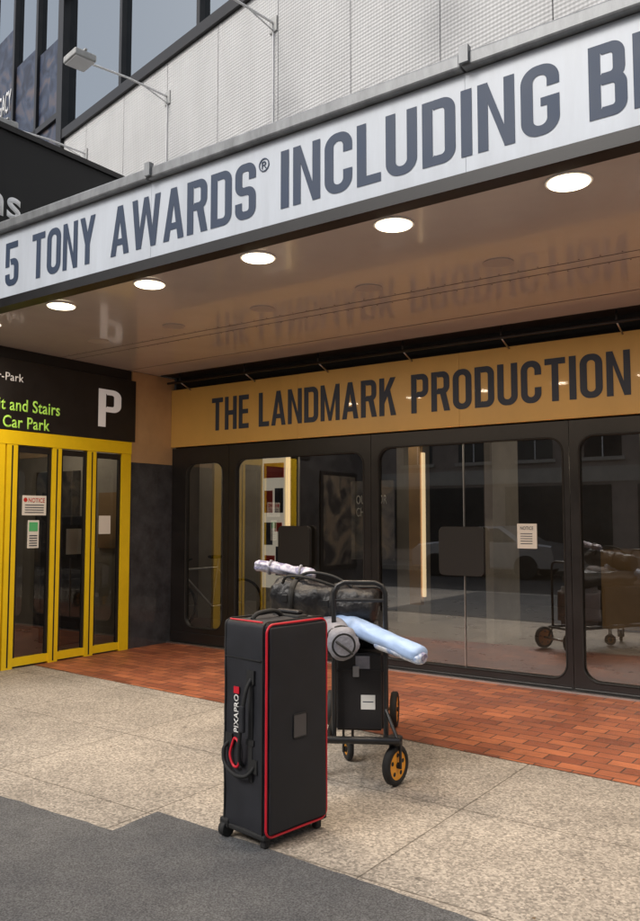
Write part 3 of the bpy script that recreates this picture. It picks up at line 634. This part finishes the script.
caster('wheel_near_left',cp(.10,.47,0),.07,.035,(.86,-.25,0),.25)
tube('caster_outrigger',[cp(.10,.36,.25),cp(.10,.49,.25)],.014,M['tube'],CT)
def obox(name,l0,l1,w0,w1,z0,z1,m,parent,bev=.02,soft=0):
    bm=bmesh.new(); bxm(bm,l0,l1,w0,w1,z0,z1); bmesh.ops.bevel(bm,geom=bm.edges[:],offset=bev,segments=3,affect='EDGES')
    if soft:
        bmesh.ops.subdivide_edges(bm,edges=[e for e in bm.edges if e.calc_length()>.1],cuts=10,use_grid_fill=True)
        for v in bm.verts: v.co+=Vector((0,0,1))*noise.noise(v.co*6)*soft+Vector((0,1,0))*noise.noise(v.co*8+Vector((3,1,1)))*soft*.5
    for v in bm.verts: v.co=cp(v.co.x,v.co.y,v.co.z)
    bmesh.ops.recalc_face_normals(bm,faces=bm.faces[:])
    return fin(bm,name,m,parent,bool(soft))
BX=empty('equipment_case')
obox('body',.075,.72,.065,.335,.272,.70,M['black'],BX,.012)
obox('lid_band',.07,.725,.060,.340,.60,.612,M['black'],BX,.003)
obox('white_label',.0715,.0735,.11,.19,.39,.47,M['paper'],BX,.0004)
obox('label_print',.0705,.0714,.12,.18,.43,.435,M['letterg'],BX,.0001)
obox('badge',.0715,.0735,.14,.22,.615,.685,M['greybag'],BX,.0004)
obox('latch',.064,.074,.20,.235,.57,.63,M['metal'],BX,.002)
SB=empty('soft_bag'); obox('body',.20,1.1,.04,.37,.702,.86,M['blackbag'],SB,.05,.03)
obox('lower_bag',.74,1.18,.05,.36,.27,.70,M['greybag'],SB,.05,.03)
RB=empty('black_roll_bag')
b0=Vector((-3.10,3.87,1.005)); b1=Vector((-2.50,4.07,.945)); dd=(b1-b0).normalized()
roll('body',b0,b1,.104,.100,M['blackbag'],RB,.022,8,seed=2,endr=.06,rings=40)
for i,t in enumerate((.22,.62)):
    p=b0.lerp(b1,t); cyl('strap_%d'%(i+1),p-dd*.016,p+dd*.016,.109,M['rubber'],RB,seg=32)
    box('buckle_%d'%(i+1),p.x-.02,p.x+.02,p.y-.116,p.y-.100,p.z-.02,p.z+.02,M['tube'],RB,.004)
tube('carry_strap',smoothpts([(-2.98,3.80,1.08),(-2.90,3.75,1.125),(-2.77,3.79,1.115),(-2.66,3.92,1.06)]),.009,M['rubber'],RB)
tube('carry_strap_2',smoothpts([(-2.96,3.90,1.10),(-2.86,3.91,1.14),(-2.72,3.95,1.12),(-2.62,4.0,1.06)]),.009,M['rubber'],RB)
GB=empty('grey_roll_bag')
g0=Vector((-3.00,4.22,.825)); g1=Vector((-2.465,3.68,.775)); dd=(g1-g0).normalized()
roll('body',g0,g1,.092,.088,M['greybag'],GB,.014,7,seed=5,endr=.03,rings=34)
cyl('end_band',g1-dd*.09,g1-dd*.065,.093,M['rubber'],GB,seg=32)
cyl('end_rim',g1-dd*.006,g1+dd*.001,.066,M['rubber'],GB,seg=32); cyl('end_cap',g1-dd*.003,g1+dd*.005,.055,M['greybag'],GB,seg=32)
tube('end_strap',smoothpts([g1+Vector((-.06,-.02,.03)),g1+Vector((0,-.035,.01)),g1+Vector((.06,.0,-.04))]),.007,M['rubber'],GB)
UB=empty('rolled_cloth')
u0=Vector((-2.86,4.02,.90)); u1=Vector((-2.085,3.86,.735))
roll('blue_cloth',u0,u1,.072,.060,M['bluebag'],UB,.008,5,seed=9,flat=.75,endr=.02,rings=40)
roll('patterned_lining',u0.lerp(u1,.60)+Vector((0,-.013,-.034)),u1+Vector((.010,-.008,-.020)),.042,.046,M['patwhite'],UB,.005,4,seed=12,flat=.72,endr=.02)
cyl('core',u1-Vector((.02,-.004,-.003)),u1+Vector((.020,-.006,-.010)),.022,M['patbag'],UB)
WB=empty('rolled_reflector')
r0=Vector((-3.24,3.86,1.175)); r1=Vector((-2.90,4.02,1.12))
roll('cloth',r0,r1,.046,.042,M['patbag'],WB,.012,6,seed=20,endr=.02,flat=.75)
for i,t in enumerate((.25,.75)):
    p=r0.lerp(r1,t); d2=(r1-r0).normalized(); cyl('tie_%d'%(i+1),p-d2*.006,p+d2*.006,.046,M['greybag'],WB)

# ---------------------------------------------------------------- opposite side of the street
O=empty('office_building')
box('walls',-34,22,-22,-12.6,0,9.5,M['opp'],O)
ws=[];fr=[];sl=[]
for r in range(3):
    for c in range(24):
        x=-33+c*2.25; z=3.5+r*2.1
        ws.append((x,x+1.2,-12.61,-12.585,z,z+1.4)); sl.append((x-.1,x+1.3,-12.6,-12.5,z-.12,z-.002)); fr.append((x+.58,x+.62,-12.584,-12.57,z,z+1.4)); fr.append((x,x+1.2,-12.584,-12.565,z+.68,z+.72))
boxes('windows',ws,M['oppgl'],O); boxes('sills',sl,M['oppst'],O); boxes('glazing_bars',fr,M['white'],O)
boxes('shopfront',[(-33+c*4.4,-33+c*4.4+3.6,-12.63,-12.58,.4,2.6) for c in range(12)],M['oppgl'],O)
box('shop_fascia',-34,22,-12.7,-12.55,2.7,3.2,M['oppst'],O); box('cornice',-34,22,-12.9,-12.55,9.2,9.6,M['oppst'],O)
def car(x,y,m):
    K2=empty('parked_car',(x,y,-.13))
    prof=[(-2.1,.3),(-2.1,.75),(-1.9,.9),(-1.2,.98),(-.75,1.38),(.6,1.42),(1.3,1.0),(2.05,.9),(2.12,.6),(2.1,.3)]
    bm=bmesh.new(); rows=[]
    for yy,q in ((-.85,.93),(-.8,1),(.8,1),(.85,.93)):
        rows.append([bm.verts.new((px_,yy*(.82 if pz>1.1 else 1),.3+(pz-.3)*q)) for px_,pz in prof])
    for i in range(3):
        for j in range(len(prof)-1): bm.faces.new((rows[i][j],rows[i][j+1],rows[i+1][j+1],rows[i+1][j]))
    bm.faces.new(rows[0]); bm.faces.new(rows[-1][::-1]); bmesh.ops.recalc_face_normals(bm,faces=bm.faces[:]); fin(bm,'body',m,K2)
    bm=bmesh.new()
    for sy in (-1,1):
        bm.faces.new([bm.verts.new((a,sy*(.88 if b<1.1 else .74),b)) for a,b in ((-1.1,1.0),(-.7,1.33),(.55,1.36),(1.1,1.0))])
    fin(bm,'side_windows',M['oppgl'],K2)
    for i,(a,b) in enumerate(((-1.35,-.8),(-1.35,.8),(1.35,-.8),(1.35,.8))): cyl('wheel_%d'%(i+1),(a,b-.1,.32),(a,b+.1,.32),.32,M['rubber'],K2,seg=28)
car(-9.5,-7.9,M['carsil']); car(5.6,-7.9,M['carsil']); car(11,-7.9,M['carred'])

# ---------------------------------------------------------------- light, sky, camera
w=bpy.data.worlds.new('World'); S.world=w; w.use_nodes=True; N=w.node_tree.nodes; L=w.node_tree.links
sk=N.new('ShaderNodeTexSky'); sk.sky_type='NISHITA'; sk.sun_disc=False; sk.sun_elevation=math.radians(42); sk.sun_rotation=math.radians(200); sk.dust_density=4; sk.ozone_density=1
hs=N.new('ShaderNodeHueSaturation'); hs.inputs['Saturation'].default_value=.45; L.new(sk.outputs[0],hs.inputs['Color'])
L.new(hs.outputs[0],N['Background'].inputs[0]); N['Background'].inputs[1].default_value=.145
sl_=bpy.data.lights.new('sun','SUN'); sl_.energy=1.35; sl_.angle=math.radians(16); sl_.color=(1,.96,.90)
so=bpy.data.objects.new('sun',sl_); COL.objects.link(so); so.rotation_euler=Vector((.34,.94,-.9)).to_track_quat('-Z','Y').to_euler()
cam=bpy.data.cameras.new('camera'); co=bpy.data.objects.new('camera',cam); COL.objects.link(co)
co.location=(0,0,1.45); co.rotation_euler=(math.radians(94.23),0,math.radians(35.48))
cam.sensor_fit='VERTICAL'; cam.sensor_height=24; cam.lens=24*808/921; cam.clip_end=1000; cam.clip_start=.05
S.camera=co
S.view_settings.view_transform='Standard'; S.view_settings.look='None'; S.view_settings.exposure=0
